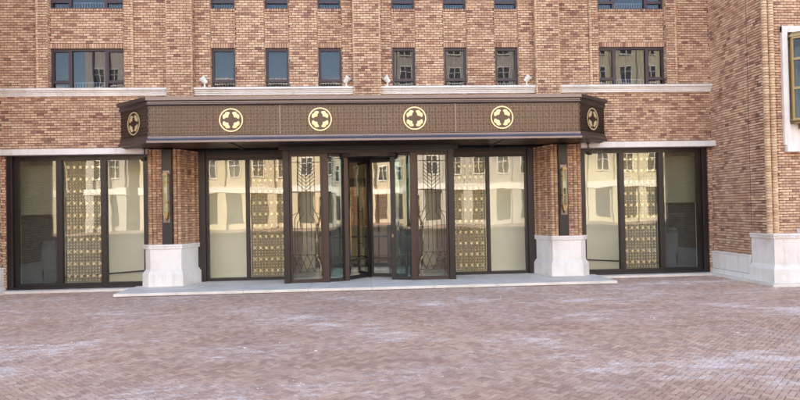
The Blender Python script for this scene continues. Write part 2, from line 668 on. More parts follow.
# stone strip along the shop fronts
strip = empty('stone_kerb')
tag(strip, 'narrow grey granite strip along the foot of the facade', 'kerb', kind='structure')
for sgn in (-1, 1):
    x = 5.28
    while x < 8.15:
        x2 = min(x + 0.96, 8.2)
        bevel(MB().box(min(sgn * x, sgn * x2) + 0.003, max(sgn * x, sgn * x2) - 0.003, -0.24, 0.2, -0.02, 0.05).build('slab', M['granite'], strip), 0.005)
        x = x2
for sgn in (-1, 1):
    for a, b in ((-0.24, -1.2), (-1.2, -2.25)):
        xs = sorted((sgn * 7.98, sgn * 8.3))
        bevel(MB().box(xs[0], xs[1], b + 0.003, a - 0.003, -0.02, 0.05).build('slab', M['granite'], strip), 0.005)
    xs = sorted((sgn * 7.98, sgn * 12.5))
    bevel(MB().box(xs[0], xs[1], -2.36, -2.253, -0.02, 0.05).build('slab', M['granite'], strip), 0.005)

# entrance platform of big slabs
plat = empty('entrance_platform')
tag(plat, 'low pale granite platform under the entrance canopy', 'platform', kind='structure')
xs = [-5.27, -4.0, -2.65, -1.32, 0.0, 1.32, 2.65, 4.0, 5.27]
for i in range(8):
    for (a, b) in ((-1.28, -0.62), (-0.62, 0.62)):
        if b > 0 and i in (0, 7):
            b = 0.0
        bevel(MB().box(xs[i] + 0.002, xs[i + 1] - 0.002, a + 0.002, b - 0.002, 0.012 if a < -1 else -0.02, 0.072).build('slab', M['granite'], plat), 0.006)
MB().box(-5.23, 5.23, -1.24, 0.5, -0.02, 0.05).build('bedding', M['dark_panel'], plat)

# =================================================================== THE BRICK BUILDING
B = empty('brick_building')
tag(B, 'tan brick hotel building with white stone cornices and dark framed windows', 'building')

Z_SLAB0, Z_SLAB1, Z_COR0, Z_COR1, Z_LIN, Z_SILL2 = 3.04, 3.17, 4.36, 4.53, 5.45, 6.36
Z_LIN2, Z_TOP = 7.28, 7.96
EX = (1, 0, 0)
NY = (0, -1, 0)
part_names = {}


def face(key, name, x0, x1, z0, z1, y, holes=(), thick=0.3):
    part_names[key] = name
    wall(key, (0, y, 0), EX, NY, x0, x1, z0, z1, holes, thick)


def side(key, x, nx, y0, y1, z0, z1):
    """bricks on a face that looks along +-X (between y0 and y1)"""
    bricks_in(key, (x, 0, 0), (0, 1, 0), (nx, 0, 0), y0, y1, z0, z1)


# lower band above the shop fronts
face('band', 'brick_wall', -8.2, 8.2, Z_SLAB1 - 0.02, Z_COR0 + 0.02, 0.0)
for s in (-1, 1):
    a, b = sorted((s * 8.08, s * 8.2))
    face('jamb%d' % s, 'brick_wall', a, b, 0.05, Z_SLAB1 - 0.02, 0.0, thick=0.25)
# upper walls
W_BIG = (5.47, 7.12)
for s in (-1, 1):
    def X(a, b):
        return sorted((s * a, s * b))
    key = 'upper%d' % s
    a, b = X(4.5, 5.29)
    face(key, 'brick_wall', a, b, Z_COR1 - 0.03, Z_TOP, 0.0)
    a, b = X(7.41, 8.2)
    face(key, 'brick_wall', a, b, Z_COR1 - 0.03, Z_TOP, 0.0)
    # spandrels and heads of the wide windows
    a, b = X(*W_BIG)
    SP = 0.035
    for z0, z1 in ((Z_LIN, Z_SILL2), (Z_LIN2, Z_TOP)):
        mb = MORTAR.setdefault(key, MB())
        mb.obox((0, SP, 0), EX, NY, a, b, z0, z1, -0.2, 0)
        bricks_in(key, (0, SP, 0), EX, NY, a, b, z0, z0 + 0.12, soldier=True)
        top = z1 - 0.06 if z1 == Z_SILL2 else z1
        bricks_in(key, (0, SP, 0), EX, NY, a, b, z0 + 0.12, top)
        if z1 == Z_SILL2:
            bricks_in(key, (0, SP - 0.012, 0), EX, NY, a, b, top, z1, soldier=True)
    # ribs beside the wide window
    for r0, r1 in ((5.29, 5.47), (7.12, 7.36)):
        a, b = X(r0, r1)
        rk = 'rib%d%.2f' % (s, r0)
        face(rk, 'brick_rib', a, b, Z_COR1 - 0.03, Z_TOP, -0.05, thick=0.33)
        # the window jamb
        jx = s * (r1 if r0 < 5.4 else r0)
        side(rk, jx, (1 if jx > 0 else -1) * (1 if r0 < 5.4 else -1), -0.05, 0.13, Z_COR1, Z_TOP)
        ex = s * (r0 if r0 < 5.4 else r1)
        rib(rk, ex - s * (0.0 if r0 < 5.4 else 0.0), -0.035, Z_COR1 - 0.03, Z_TOP, 0.034)
    # middle bay: walls between the narrow windows
    BAY = [(0.30, 0.58), (1.13, 1.79), (2.34, 3.0), (3.56, 3.95)]
    for q, (r0, r1) in enumerate(BAY):
        a, b = X(r0, r1)
        kk = 'bay%d%d' % (s, q)
        face(kk, 'brick_wall', a, b, Z_COR1 - 0.03, Z_TOP, 0.0)
        for e, out in ((r0, -1), (r1, 1)):
            if 0.5 < e < 3.7:
                side(kk, s * e, s * out, 0.0, 0.13, Z_COR1, Z_TOP)
    for r0, r1 in ((0.58, 1.13), (1.79, 2.34), (3.0, 3.56)):
        a, b = X(r0, r1)
        kk = 'bay%d1' % s
        for z0, z1 in ((Z_LIN, Z_SILL2), (Z_LIN2, Z_TOP)):
            MORTAR.setdefault(kk, MB()).obox((0, SP, 0), EX, NY, a, b, z0, z1, -0.2, 0)
            bricks_in(kk, (0, SP, 0), EX, NY, a, b, z0, z0 + 0.12, soldier=True)
            top = z1 - 0.06 if z1 == Z_SILL2 else z1
            bricks_in(kk, (0, SP, 0), EX, NY, a, b, z0 + 0.12, top)
            if z1 == Z_SILL2:
                bricks_in(kk, (0, SP - 0.012, 0), EX, NY, a, b, top, z1, soldier=True)
# main piers, standing proud of the wall and running down through the cornice
PY = -0.17
for s, (p0, p1) in ((-1, (-4.5, -3.93)), (0, (-0.31, 0.31)), (1, (3.93, 4.5))):
    kk = 'pier%d' % s
    face(kk, 'brick_pier', p0 + 0.02, p1 - 0.02, 4.0, Z_TOP, PY, thick=0.165)
    side(kk, p0 + 0.0, -1, PY + 0.03, -0.01, 4.0, Z_TOP)
    side(kk, p1 - 0.0, 1, PY + 0.03, -0.01, 4.0, Z_TOP)
    MORTAR[kk].box(p0, p0 + 0.02, PY + 0.03, -0.005, 4.0, Z_TOP)
    MORTAR[kk].box(p1 - 0.02, p1, PY + 0.03, -0.005, 4.0, Z_TOP)
    for e in (p0 + 0.022, p1 - 0.022):
        rib(kk, e, PY + 0.026, 4.0, Z_TOP, 0.032)

# returns and wing fronts
WY = -1.95
for s in (-1, 1):
    kk = 'return%d' % s
    part_names[kk] = 'brick_wall'
    # return wall looks inwards
    wall(kk, (s * 8.2, 0, 0), (0, 1, 0), (-s, 0, 0), WY, 0.0, 0.3, Z_TOP, (), 0.28)
    kk = 'wing%d' % s
    a, b = sorted((s * 8.2, s * 12.4))
    holes = [(8.62, 9.94, 2.80, 5.28)] if s > 0 else []
    face(kk, 'brick_wall', a, b, 0.3, Z_TOP, WY, holes)
    for dx in (0.012, 0.145):
        rib(kk, s * (8.2 + dx), WY - 0.02, 0.9, Z_TOP, 0.058)
    # a thin movement joint in the return
MB().box(8.187, 8.19, -1.428, -1.42, 1.0, Z_TOP).build('movement_joint', M['mortar'], B)

# pilasters at both sides of the entrance: slanted inner flank, narrow outer flank
Z_PED = 1.0
PZ1 = 3.14
PLAN = [(4.04, 0.60), (4.25, -0.08), (4.86, -0.12), (4.99, 0.0)]
for s in (-1, 1):
    kk = 'pilaster%d' % s
    part_names[kk] = 'brick_pilaster'
    pl = [(s * x, y) for x, y in PLAN]
    MORTAR.setdefault(kk, MB()).prism(pl + [(s * 4.99, 0.6)], Z_PED - 0.02, PZ1)
    for (ax, ay), (bx, by) in zip(pl[:-1], pl[1:]):
        d = Vector((bx - ax, by - ay, 0))
        L = d.length
        d.normalize()
        nrm = Vector((d.y, -d.x, 0))
        if nrm.y > 0 or (abs(nrm.y) < 0.4 and nrm.x * s > 0 and ay > 0.2):
            nrm = -nrm
        if nrm.y > 0:
            nrm = -nrm
        if L > 0.5 and abs(d.x) > 0.9:
            segs = [(0.0, 0.10), (0.33, L)] if False else [(0.0, L)]
        else:
            segs = [(0.0, L)]
        for u0, u1 in segs:
            bricks_in(kk, (ax, ay, 0), d, nrm, u0, u1, Z_PED, PZ1)
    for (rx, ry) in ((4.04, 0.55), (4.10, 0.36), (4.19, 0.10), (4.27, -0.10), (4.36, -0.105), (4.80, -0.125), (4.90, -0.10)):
        rib(kk, s * rx, ry, Z_PED, PZ1, 0.042, (0.0, 0.6))  # ribs keep to darker tints, painting in the canopy's shade

# ---- the collected bricks (a few pixels each) become one joined mesh per wall
WALLS = {}
for key, mb in MORTAR.items():
    WALLS[key] = mb.build(part_names[key], M['mortar'], B)


mass = {}
for i, (key, c, u, n, ln, h, t) in enumerate(BRICKS):
    mb = mass.setdefault(key, MB())
    k = Vector((0, 0, 1))
    a, b = ln / 2, h / 2
    j = random.gauss(0, 0.0012)
    pr = n * (PROUD + j)
    e = 0.002
    fr = [c + u * sx * (a - e) + k * sz * (b - e) + pr for sx, sz in ((-1, -1), (1, -1), (1, 1), (-1, 1))]
    bk = [c + u * sx * a + k * sz * b for sx, sz in ((-1, -1), (1, -1), (1, 1), (-1, 1))]
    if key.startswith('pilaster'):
        t *= 0.62  # shade under the canopy put into the pilaster bricks' colour
    mb.mesh(fr + bk, [(0, 1, 2, 3)] + [(4 + q, 4 + (q + 1) % 4, (q + 1) % 4, q) for q in range(4)], t)
for key, mb in mass.items():
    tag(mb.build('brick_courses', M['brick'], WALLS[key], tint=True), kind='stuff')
for key, mb in ROUNDS.items():
    tag(mb.build('bullnose_bricks', M['brick_round_lit'], WALLS[key], smooth=False, tint=True), kind='stuff')

# upper storeys above the picture, made high and wide to shade the forecourt
up = MB()
up.box(-8.2, 8.2, 0.0, 14, Z_TOP, 21)
up.box(8.2, 34, WY, 14, Z_TOP, 21)
up.box(-34, -8.2, WY, 14, Z_TOP, 21)
up.box(12.4, 34, WY, 14, -0.02, Z_TOP)
up.box(-34, -12.4, WY, 14, -0.02, Z_TOP)
up.build('storeys_for_shade', M['upper_brick'], B)
core = MB()  # dark solid added behind the windows to stop light leaks
core.box(-8.2, 8.2, 0.9, 14, 3.6, Z_TOP - 0.01)
core.box(8.49, 12.4, WY + 0.8, 14, -0.02, Z_TOP - 0.01)
core.box(-12.4, -8.49, WY + 0.8, 14, -0.02, Z_TOP - 0.01)
core.build('light_stop_core', M['dark_panel'], B)

# ---- cornices
CPROF = [(0.0, Z_COR0), (0.045, Z_COR0), (0.045, Z_COR0 + 0.035), (0.06, Z_COR0 + 0.045), (0.06, Z_COR0 + 0.075), (0.085, Z_COR0 + 0.085),
         (0.085, Z_COR0 + 0.11), (0.12, Z_COR0 + 0.122), (0.12, Z_COR1), (0.0, Z_COR1 + 0.012)]
for a, b in ((-8.19, -4.505), (-3.925, -0.315), (0.315, 3.925), (4.505, 8.19)):
    bevel(MB().sweep([(a, 0), (b, 0)], CPROF).build('cornice', M['stone'], B), 0.003, 1)
    # thin lead edging strips lying on the ledge between windows
for a, b in ((-8.19, -4.95), (4.95, 8.19)):
    bevel(MB().box(a, b, -0.2, 0.1, Z_SLAB0, Z_SLAB1).build('lintel_slab', M['stone'], B), 0.006)
MB().box(-4.95, 4.95, 0.02, 0.62, 3.15, 3.6).build('entrance_lintel', M['dark_panel'], B)


# ---- stone pedestals
def pedestal(name, path, z0, z1, label=None, body=None):
    o = MB().sweep(path, [(0.02, z1 - 0.1), (0.02, z0 + 0.36)], caps=False).build(name, M['stone'], B)
    b = MB()
    b.sweep(path, [(0.0, z0 + 0.365), (0.025, z0 + 0.36), (0.075, z0 + 0.29), (0.085, z0 + 0.27), (0.085, z0 - 0.02)][::-1], caps=False)
    b.build('base', M['stone'], o)
    c = MB()
    c.sweep(path, [(0.0, z1), (0.065, z1), (0.065, z1 - 0.035), (0.05, z1 - 0.05), (0.045, z1 - 0.10), (0.015, z1 - 0.115)][::-1], caps=False)
    cc = c.build('cap', M['stone'], o)
    # dentils under the cap
    d = MB()
    for (ax, ay), (bx, by) in zip(path[:-1], path[1:]):
        v = Vector((bx - ax, by - ay, 0))
        L = v.length
        v.normalize()
        n = Vector((v.y, -v.x, 0))
        cnt = int(L / 0.05)
        for i in range(cnt):
            q = (i + 0.5) * L / cnt
            d.obox((ax, ay, 0), v, n, q - 0.016, q + 0.016, z1 - 0.092, z1 - 0.052, 0.0, 0.06)
    d.build('dentils', M['stone'], cc)
    t = MB()
    t.prism((body or path) if body else path, z1 - 0.06, z1 - 0.002)
    t.build('top', M['stone'], o)
    return o


for s in (-1, 1):
    path = [(s * x, y) for x, y in ((4.02, 0.66), (4.25, -0.11), (4.89, -0.15), (5.05, 0.02), (5.05, 0.3))]
    if s < 0:
        path = path[::-1]
    pedestal('pedestal', path, 0.07, Z_PED, body=path)
    # the low plinth along the return wall
    p = [(8.2, 0.0), (8.2, -1.40)] if s > 0 else [(-8.2, -1.40), (-8.2, 0.0)]
    o = MB().sweep(p, [(0.0, 0.56), (0.075, 0.56), (0.075, 0.535), (0.055, 0.515), (0.05, 0.17), (0.07, 0.16), (0.07, 0.02)][::-1]).build('plinth', M['stone'], B)
    MB().box(*sorted((s * 8.149, s * 8.128)), -1.40, -0.01, 0.155, 0.161).build('joint', M['mortar'], o)
    # wing pedestal
    path = [(s * x, y) for x, y in ((8.2, -1.42), (8.2, -2.12), (12.4, -2.12))]
    path = path if s > 0 else path[::-1]
    pedestal('pedestal', path, 0.05, 1.045, body=path + [(s * 12.4, -1.42)] if s > 0 else [(-12.4, -1.42)] + path)
# upper block of the window on the right wing
bevel(MB().box(8.80, 9.7, WY - 0.14, WY, 1.046, 1.13).build('stone_block', M['stone'], B), 0.006)
sur = MB()
sur.box(8.56, 8.68, WY - 0.07, WY + 0.05, 2.86, 5.33)
sur.box(9.88, 10.0, WY - 0.07, WY + 0.05, 2.86, 5.33)
sur.box(8.56, 10.0, WY - 0.071, WY + 0.05, 5.2, 5.331)
sur.box(8.59, 9.97, WY - 0.09, WY + 0.05, 2.72, 2.86)
sur.box(8.68, 9.88, WY - 0.02, WY + 0.06, 2.86, 3.34)
so = bevel(sur.build('window_surround', M['stone'], B), 0.008)
MB().box(8.68, 9.88, WY + 0.06, WY + 0.1, 3.34, 5.2).build('pane', M['glass_win'], so)


# ---- upper windows
def window(x0, x1, z0, z1, y, mulls=(), transom=None, curtain=True):
    fw = 0.045
    f = MB()
    f.box(x0, x0 + fw, y - 0.03, y + 0.05, z0, z1)
    f.box(x1 - fw, x1, y - 0.03, y + 0.05, z0, z1)
    f.box(x0 + fw, x1 - fw, y - 0.03, y + 0.05, z1 - fw, z1)
    f.box(x0 + fw, x1 - fw, y - 0.03, y + 0.05, z0, z0 + 0.03)
    o = f.build('window', M['win_frame'], B)
    edges = [x0 + fw] + [e for m in mulls for e in (m - 0.032, m + 0.032)] + [x1 - fw]
    for m in mulls:
        MB().box(m - 0.032, m + 0.032, y - 0.028, y + 0.05, z0 + 0.03, z1 - fw).build('mullion', M['win_frame'], o)
    for i in range(0, len(edges), 2):
        a, b = edges[i], edges[i + 1]
        narrow = (b - a) < 0.5
        cells = [(z0 + 0.03, z1 - fw)]
        if transom and narrow:
            MB().box(a, b, y - 0.026, y + 0.045, transom - 0.025, transom + 0.025).build('transom', M['win_frame'], o)
            cells = [(z0 + 0.03, transom - 0.025), (transom + 0.025, z1 - fw)]
        for (c, d) in cells:
            tl = random.gauss(0, 0.004)
            p = MB().box(a, b, -0.004, 0.004, c, d).build('pane', M['glass_win'], o)
            p.location = (0, y + 0.012, 0)
            if narrow and d - c > 0.3:
                s = MB()      # casement sash
                s.box(a, a + 0.02, y - 0.02, y + 0.04, c, d)
                s.box(b - 0.02, b, y - 0.02, y + 0.04, c, d)
                s.box(a + 0.02, b - 0.02, y - 0.02, y + 0.04, d - 0.02, d)
                s.box(a + 0.02, b - 0.02, y - 0.02, y + 0.04, c, c + 0.02)
                s.build('sash', M['win_frame'], o)
    gb = MB()                   # guard bars inside the lower light
    k = x0 + fw + 0.05
    while k < x1 - fw - 0.02:
        gb.box(k, k + 0.014, y + 0.09, y + 0.104, z0 + 0.02, z0 + 0.17)
        k += 0.06
    gb.box(x0 + fw, x1 - fw, y + 0.085, y + 0.109, z0 + 0.17, z0 + 0.19)
    gb.build('guard_bars', M['bar_white'], o)
    c = MB()
    n = int((x1 - x0) / 0.04)
    pts = [(x0 + (x1 - x0) * i / n, y + 0.2 + 0.012 * math.sin(i * 1.9 + x0)) for i in range(n + 1)]
    for (ax, ay), (bx, by) in zip(pts[:-1], pts[1:]):
        c.poly([(ax, ay, z0), (bx, by, z0), (bx, by, z1), (ax, ay, z1)])
    if curtain:
        c.build('blind', M['curtain'], o)
    return o


WYD = 0.10
for z0, z1 in ((Z_COR1, Z_LIN), (Z_SILL2, Z_LIN2)):
    tr = z0 + 0.165
    window(-7.12, -5.47, z0, z1, WYD, (-6.69, -5.90), tr, True)
    window(5.47, 7.12, z0, z1, WYD, (5.90, 6.69), tr, True)
    for s in (-1, 1):
        for a, b in ((0.58, 1.13), (1.79, 2.34), (3.0, 3.56)):
            x = sorted((s * a, s * b))
            window(x[0], x[1], z0, z1, WYD, (), tr, True)


# ---- shop fronts beside the entrance
def shop(s):
    y0, y1 = 0.04, 0.16
    X = lambda a, b: sorted((s * a, s * b))
    f = MB()
    f.box(*X(7.98, 8.08), y0 - 0.02, y1, 0.05, 3.04)
    f.box(*X(7.86, 7.98), y0 + 0.03, y1, 0.05, 3.04)
    f.box(*X(4.99, 5.11), y0, y1, 0.05, 3.04)
    f.box(*X(5.11, 7.86), y0, y1, 2.93, 3.04)
    f.box(*X(5.11, 7.86), y0, y1, 0.05, 0.17)
    o = f.build('shop_front', M['frame'], B)
    MB().box(*X(7.955, 7.985), y0 - 0.035, y0 + 0.0, 0.06, 3.03).build('trim', M['door_frame'], o)
    bevel(MB().box(*X(5.0, 8.06), y0 - 0.05, y0 + 0.02, 0.052, 0.11).build('sill', M['frame'], o), 0.005)
    for a, b in ((5.93, 6.05), (6.90, 7.02)):
        bevel(MB().box(*X(a, b), y0 - 0.01, y1 - 0.002, 0.17, 2.93).build('mullion', M['frame'], o), 0.005)
    for a, b in ((5.11, 5.93), (6.05, 6.90), (7.02, 7.86)):
        MB().box(*X(a, b), y0 + 0.05, y0 + 0.062, 0.17, 2.93).build('pane', M['glass'], o)
    return o


for s in (-1, 1):
    shop(s)

# rooms behind the shop fronts
for s in (-1, 1):
    X = lambda a, b: sorted((s * a, s * b))
    r = MB().box(*X(4.6, 8.18), 0.95, 1.05, 0.03, 3.5).build('room', M['cream'], B)
    MB().box(*X(8.10, 8.18), 0.3, 0.95, 0.03, 3.5).build('side_wall', M['cream'], r)
    MB().box(*X(4.45, 4.6), 0.72, 1.05, 0.03, 3.5).build('side_wall', M['cream'], r)
    MB().box(*X(4.6, 8.18), 0.16, 1.05, -0.01, 0.04).build('room_floor', M['floor_in'], r)
    MB().box(*X(4.45, 8.18), 0.17, 1.05, 3.5, 3.58).build('room_ceiling', M['ceiling_in'], r)
    # bulkhead with a dark opening beneath, at the outer end
    MB().box(*X(7.28, 8.1), 0.45, 0.94, 1.72, 2.86).build('bulkhead', M['grey_panel'], r)
    MB().box(*X(7.34, 8.1), 0.6, 0.94, 0.05, 1.72).build('cabinet', M['dark_panel'], r)
    MB().bar((s * 5.05, 0.8, 0.36), (s * 7.3, 0.8, 0.22), 0.035, 0.03).build('shadow_line_bar', M['frame'], r)  # slanting dark bar stands in for a handrail's shadow line

# ---- entrance glazing at both sides of the revolving door
for s in (-1, 1):
    X = lambda a, b: sorted((s * a, s * b))
    f = MB()
    f.box(*X(3.86, 4.10), 0.52, 0.70, 0.07, 3.14)
    f.box(*X(3.80, 3.86), 0.57, 0.68, 0.07, 3.14)
    f.box(*X(1.9, 3.80), 0.54, 0.68, 2.93, 3.14)
    f.box(*X(1.9, 3.80), 0.56, 0.68, 0.07, 0.14)
    o = f.build('entrance_glazing', M['frame'], B)
    bevel(MB().box(*X(2.845, 2.925), 0.535, 0.675, 0.14, 2.93).build('mullion', M['frame'], o), 0.004)
    MB().box(*X(1.9, 3.80), 0.515, 0.54, 3.0, 3.04).build('trim', M['door_frame'], o)
    for a, b in ((2.925, 3.80), (1.96, 2.845)):
        MB().box(*X(a, b), 0.60, 0.612, 0.14, 2.93).build('pane', M['glass'], o)

# the lobby seen through the door
L = MB().box(-4.45, 4.45, 0.70, 9.0, 0.02, 0.068).build('lobby', M['floor_in'], B)
MB().box(-4.45, 4.45, 0.62, 9.0, 3.4, 3.5).build('lobby_ceiling', M['ceiling_in'], L)
for s in (-1, 1):
    X = lambda a, b: sorted((s * a, s * b))
    MB().box(*X(4.36, 4.44), 0.72, 9.0, 0.071, 3.4).build('lobby_wall', M['warm_wall'], L)
    MB().box(*X(2.4, 4.36), 8.9, 9.0, 0.07, 3.4).build('back_wall', M['warm_wall'], L)
    MB().box(*X(2.88, 4.36), 1.3, 1.4, 0.07, 3.4).build('partition', M['cream'], L)
    MB().box(*X(1.93, 2.88), 1.05, 1.12, 0.07, 3.4).build('partition', M['glow_panel'], L)  # added panel, its colour standing in for a warm glow
    for (a, b) in ((1.55, 1.9), (3.0, 3.3)):
        MB().box(*X(a, b), 3.3, 3.6, 0.07, 3.4).build('column', M['warm_wall'], L)
    for a in (0.0, 0.28, 0.55, 0.83, 1.1):
        if s > 0 or a > 0:
            MB().box(s * a - 0.025, s * a + 0.025, 3.4, 3.47, 0.07, 2.35).build('inner_door_post', M['frame'], L)
MB().box(-1.55, 1.55, 3.38, 3.49, 2.35, 2.6).build('inner_door_head', M['door_frame'], L)
MB().box(-1.55, 1.55, 3.4, 3.46, 0.07, 0.16).build('inner_door_rail', M['frame'], L)
MB().box(-1.55, 1.55, 3.4, 3.46, 0.9, 0.94).build('inner_door_rail', M['frame'], L)
MB().box(-2.4, 2.4, 8.9, 9.0, 0.07, 0.9).build('back_wall', M['warm_wall'], L)
MB().box(-2.4, 2.4, 8.9, 9.0, 2.7, 3.4).build('back_wall', M['warm_wall'], L)
MB().box(-2.4, 2.4, 8.93, 8.95, 0.9, 2.7).build('added_rear_glass', M['glass_rear'], L)  # rear window added, and widened, to bring daylight into the lobby
for x in (-1.6, -0.8, 0.0, 0.8, 1.6):
    MB().box(x - 0.04, x + 0.04, 8.88, 8.99, 0.9, 2.7).build('added_rear_mullion', M['frame'], L)
MB().box(-3.2, 3.2, 7.4, 8.0, 0.07, 1.1).build('reception_desk', M['warm_wall'], L)

cw = MB().box(-9, 9, 16.0, 16.3, -0.02, 3.4).build('sky_mask_wall', M['upper_brick'])  # wall added to mask the yellowish sky beyond the rear window
tag(cw, 'added brick wall behind the lobby windows, masking the low sky', 'wall')

# =================================================================== GOLD SCREENS (lattice panels standing inside the glass)


def gold_screen(x0, x1, y, z0, z1, label):
    t = empty('gold_screen', ((x0 + x1) / 2, y, z0))
    tag(t, label, 'screen', 'gold lattice screens behind the glass')
    w, h = x1 - x0, z1 - z0
    nx = 12
    px = w / nx
    nz = int(round(h / px))
    pz = h / nz
    m = MB()
    for i in range(nx + 1):
        x = -w / 2 + i * px
        m.box(x - 0.006, x + 0.006, -0.006, 0.006, 0, h)
    for j in range(nz + 1):
        m.box(-w / 2, w / 2, -0.005, 0.0055, j * pz - 0.006, j * pz + 0.006)
    # ring in every cell
    k = 8
    for i in range(nx):
        for j in range(nz):
            cx, cz = -w / 2 + (i + 0.5) * px, (j + 0.5) * pz
            r1, r0 = px * 0.44, px * 0.34
            ou = [(cx + r1 * math.cos(2 * math.pi * q / k), -0.009, cz + r1 * math.sin(2 * math.pi * q / k)) for q in range(k)]
            inn = [(cx + r0 * math.cos(2 * math.pi * q / k), -0.009, cz + r0 * math.sin(2 * math.pi * q / k)) for q in range(k)]
            bk = [(a, 0.004, c) for a, _, c in inn]
            m.mesh(ou + inn + bk, [(q, (q + 1) % k, k + (q + 1) % k, k + q) for q in range(k)]
                   + [(k + q, k + (q + 1) % k, 2 * k + (q + 1) % k, 2 * k + q) for q in range(k)])
    m.build('lattice', M['screen_gold'], t)
    st = MB()
    for i in range(1, nx, 2):
        for j in range(2, nz, 4):
            cx, cz = -w / 2 + i * px, j * pz
            st.cyl((cx, -0.006, cz), (cx, -0.03, cz), 0.036, 0.032, 10)
    st.build('studs', M['gold'], t)
    e = MB()
    e.box(-w / 2 - 0.012, -w / 2 - 0.007, -0.02, 0.02, 0, h)
    e.box(w / 2 + 0.007, w / 2 + 0.012, -0.02, 0.02, 0, h)
    e.build('edge', M['door_frame'], t)
    return t


gold_screen(-6.885, -6.065, 0.19, 0.18, 2.92, 'gold lattice screen with rows of studs in the left shop window')
gold_screen(6.065, 6.885, 0.19, 0.18, 2.92, 'gold lattice screen in the middle pane of the right shop window')
gold_screen(-2.83, -2.01, 0.76, 0.15, 2.92, 'gold lattice screen just left of the revolving door')
gold_screen(2.01, 2.83, 0.76, 0.15, 2.92, 'gold lattice screen just right of the revolving door')

# =================================================================== ENTRANCE CANOPY
C = empty('entrance_canopy', (0, 0, 3.14))
C['_moved'] = 1
bpy.context.view_layer.update()
tag(C, 'dark bronze canopy with slanted corners and round gold emblems over the entrance', 'canopy')
CP = [(-5.36, 0.0), (-5.36, -0.57), (-4.52, -1.3), (4.52, -1.3), (5.36, -0.57), (5.36, 0.0)]
prof_top = [(-0.03, 4.085), (0.065, 4.085), (0.065, 4.012), (0.055, 4.0), (0.015, 4.0), (0.015, 3.965), (0.03, 3.955), (0.03, 3.935), (0.0, 3.90), (-0.03, 3.90)]
prof_bot = [(-0.03, 3.295), (0.0, 3.295), (0.012, 3.28), (0.012, 3.25), (0.02, 3.225), (0.045, 3.195), (0.05, 3.185), (0.05, 3.14), (-0.03, 3.14)]
bevel(MB().sweep(CP, prof_top[::-1]).build('top_moulding', M['bronze'], C), 0.004, 1)
bevel(MB().sweep(CP, prof_bot[::-1]).build('bottom_moulding', M['bronze'], C), 0.004, 1)
MB().sweep(CP, [(-0.02, 3.28), (-0.02, 3.91)], caps=False).build('fascia', M['bronze_panel'], C)
MB().prism([(x * 0.995, y) for x, y in CP], 4.04, 4.07).build('roof', M['bronze'], C)
INS = [(-5.33, 0.0), (-5.33, -0.56), (-4.51, -1.27), (4.51, -1.27), (5.33, -0.56), (5.33, 0.0)]
so = MB().prism(INS, 3.155, 3.2)
so.box(-3.99, 3.99, 0.0, 0.54, 3.155, 3.2)
so = so.build('soffit', M['bronze_panel'], C)
for x in (-2.9, 2.9):
    MB().box(x - 0.03, x + 0.03, -1.26, 0.53, 3.135, 3.154).build('batten', M['frame'], so)
for x in (-1.84, 1.84):
    MB().box(x - 0.012, x + 0.012, -1.30, -1.27, 3.296, 3.9).build('seam', M['bronze'], C)


def fascia_lattice(a, b, z0, z1):
    """cut metal pattern: bars and rings standing in front of the fascia"""
    a, b = Vector((*a, 0)), Vector((*b, 0))
    u = (b - a)
    Lg = u.length
    u.normalize()
    n = Vector((u.y, -u.x, 0))
    o = a + n * -0.02
    nx = int(round(Lg / 0.064))
    px = Lg / nx
    nz = int(round((z1 - z0) / 0.064))
    pz = (z1 - z0) / nz
    m = MB()
    for i in range(nx + 1):
        m.obox(o, u, n, max(0.004, i * px - 0.006), min(Lg - 0.004, i * px + 0.006), z0, z1, 0, 0.010)
    for j in range(nz + 1):
        m.obox(o, u, n, 0.005, Lg - 0.005, max(z0, z0 + j * pz - 0.006), min(z1, z0 + j * pz + 0.006), 0, 0.0095)
    k = 10
    for i in range(nx):
        for j in range(nz):
            c = o + u * ((i + 0.5) * px) + Vector((0, 0, z0 + (j + 0.5) * pz))
            dd = 0.011 if (i + j) % 2 else 0.013
            ring = lambda r, d: [c + u * (r * math.cos(2 * math.pi * q / k)) + Vector((0, 0, r * math.sin(2 * math.pi * q / k))) + n * d for q in range(k)]
            if i % 2 == 0 and j % 2 == 0:
                r1, r0 = px * 0.66, px * 0.48
                v = ring(r1, 0.0) + ring(r1, dd) + ring(r0, dd) + ring(r0, 0.0)
                m.mesh(v, [(s * k + q, s * k + (q + 1) % k, (s + 1) * k + (q + 1) % k, (s + 1) * k + q) for s in range(3) for q in range(k)])
                v = ring(px * 0.2, 0.0) + ring(px * 0.13, dd)
                m.mesh(v, [(q, (q + 1) % k, k + (q + 1) % k, k + q) for q in range(k)] + [tuple(range(k, 2 * k))])
            elif i % 2 and j % 2:
                for sg in (1, -1):
                    a_ = c + u * (-px * 0.45) + Vector((0, 0, -sg * pz * 0.45)) + n * 0.005
                    b_ = c + u * (px * 0.45) + Vector((0, 0, sg * pz * 0.45)) + n * 0.005
                    m.bar(a_, b_, 0.010, 0.011 + 0.002 * sg, side=tuple(n))
    return m.build('lattice', M['bronze_lattice'], C)


fascia_lattice(CP[2], CP[3], 3.30, 3.895)
fascia_lattice(CP[1], CP[2], 3.30, 3.895)
fascia_lattice(CP[3], CP[4], 3.30, 3.895)


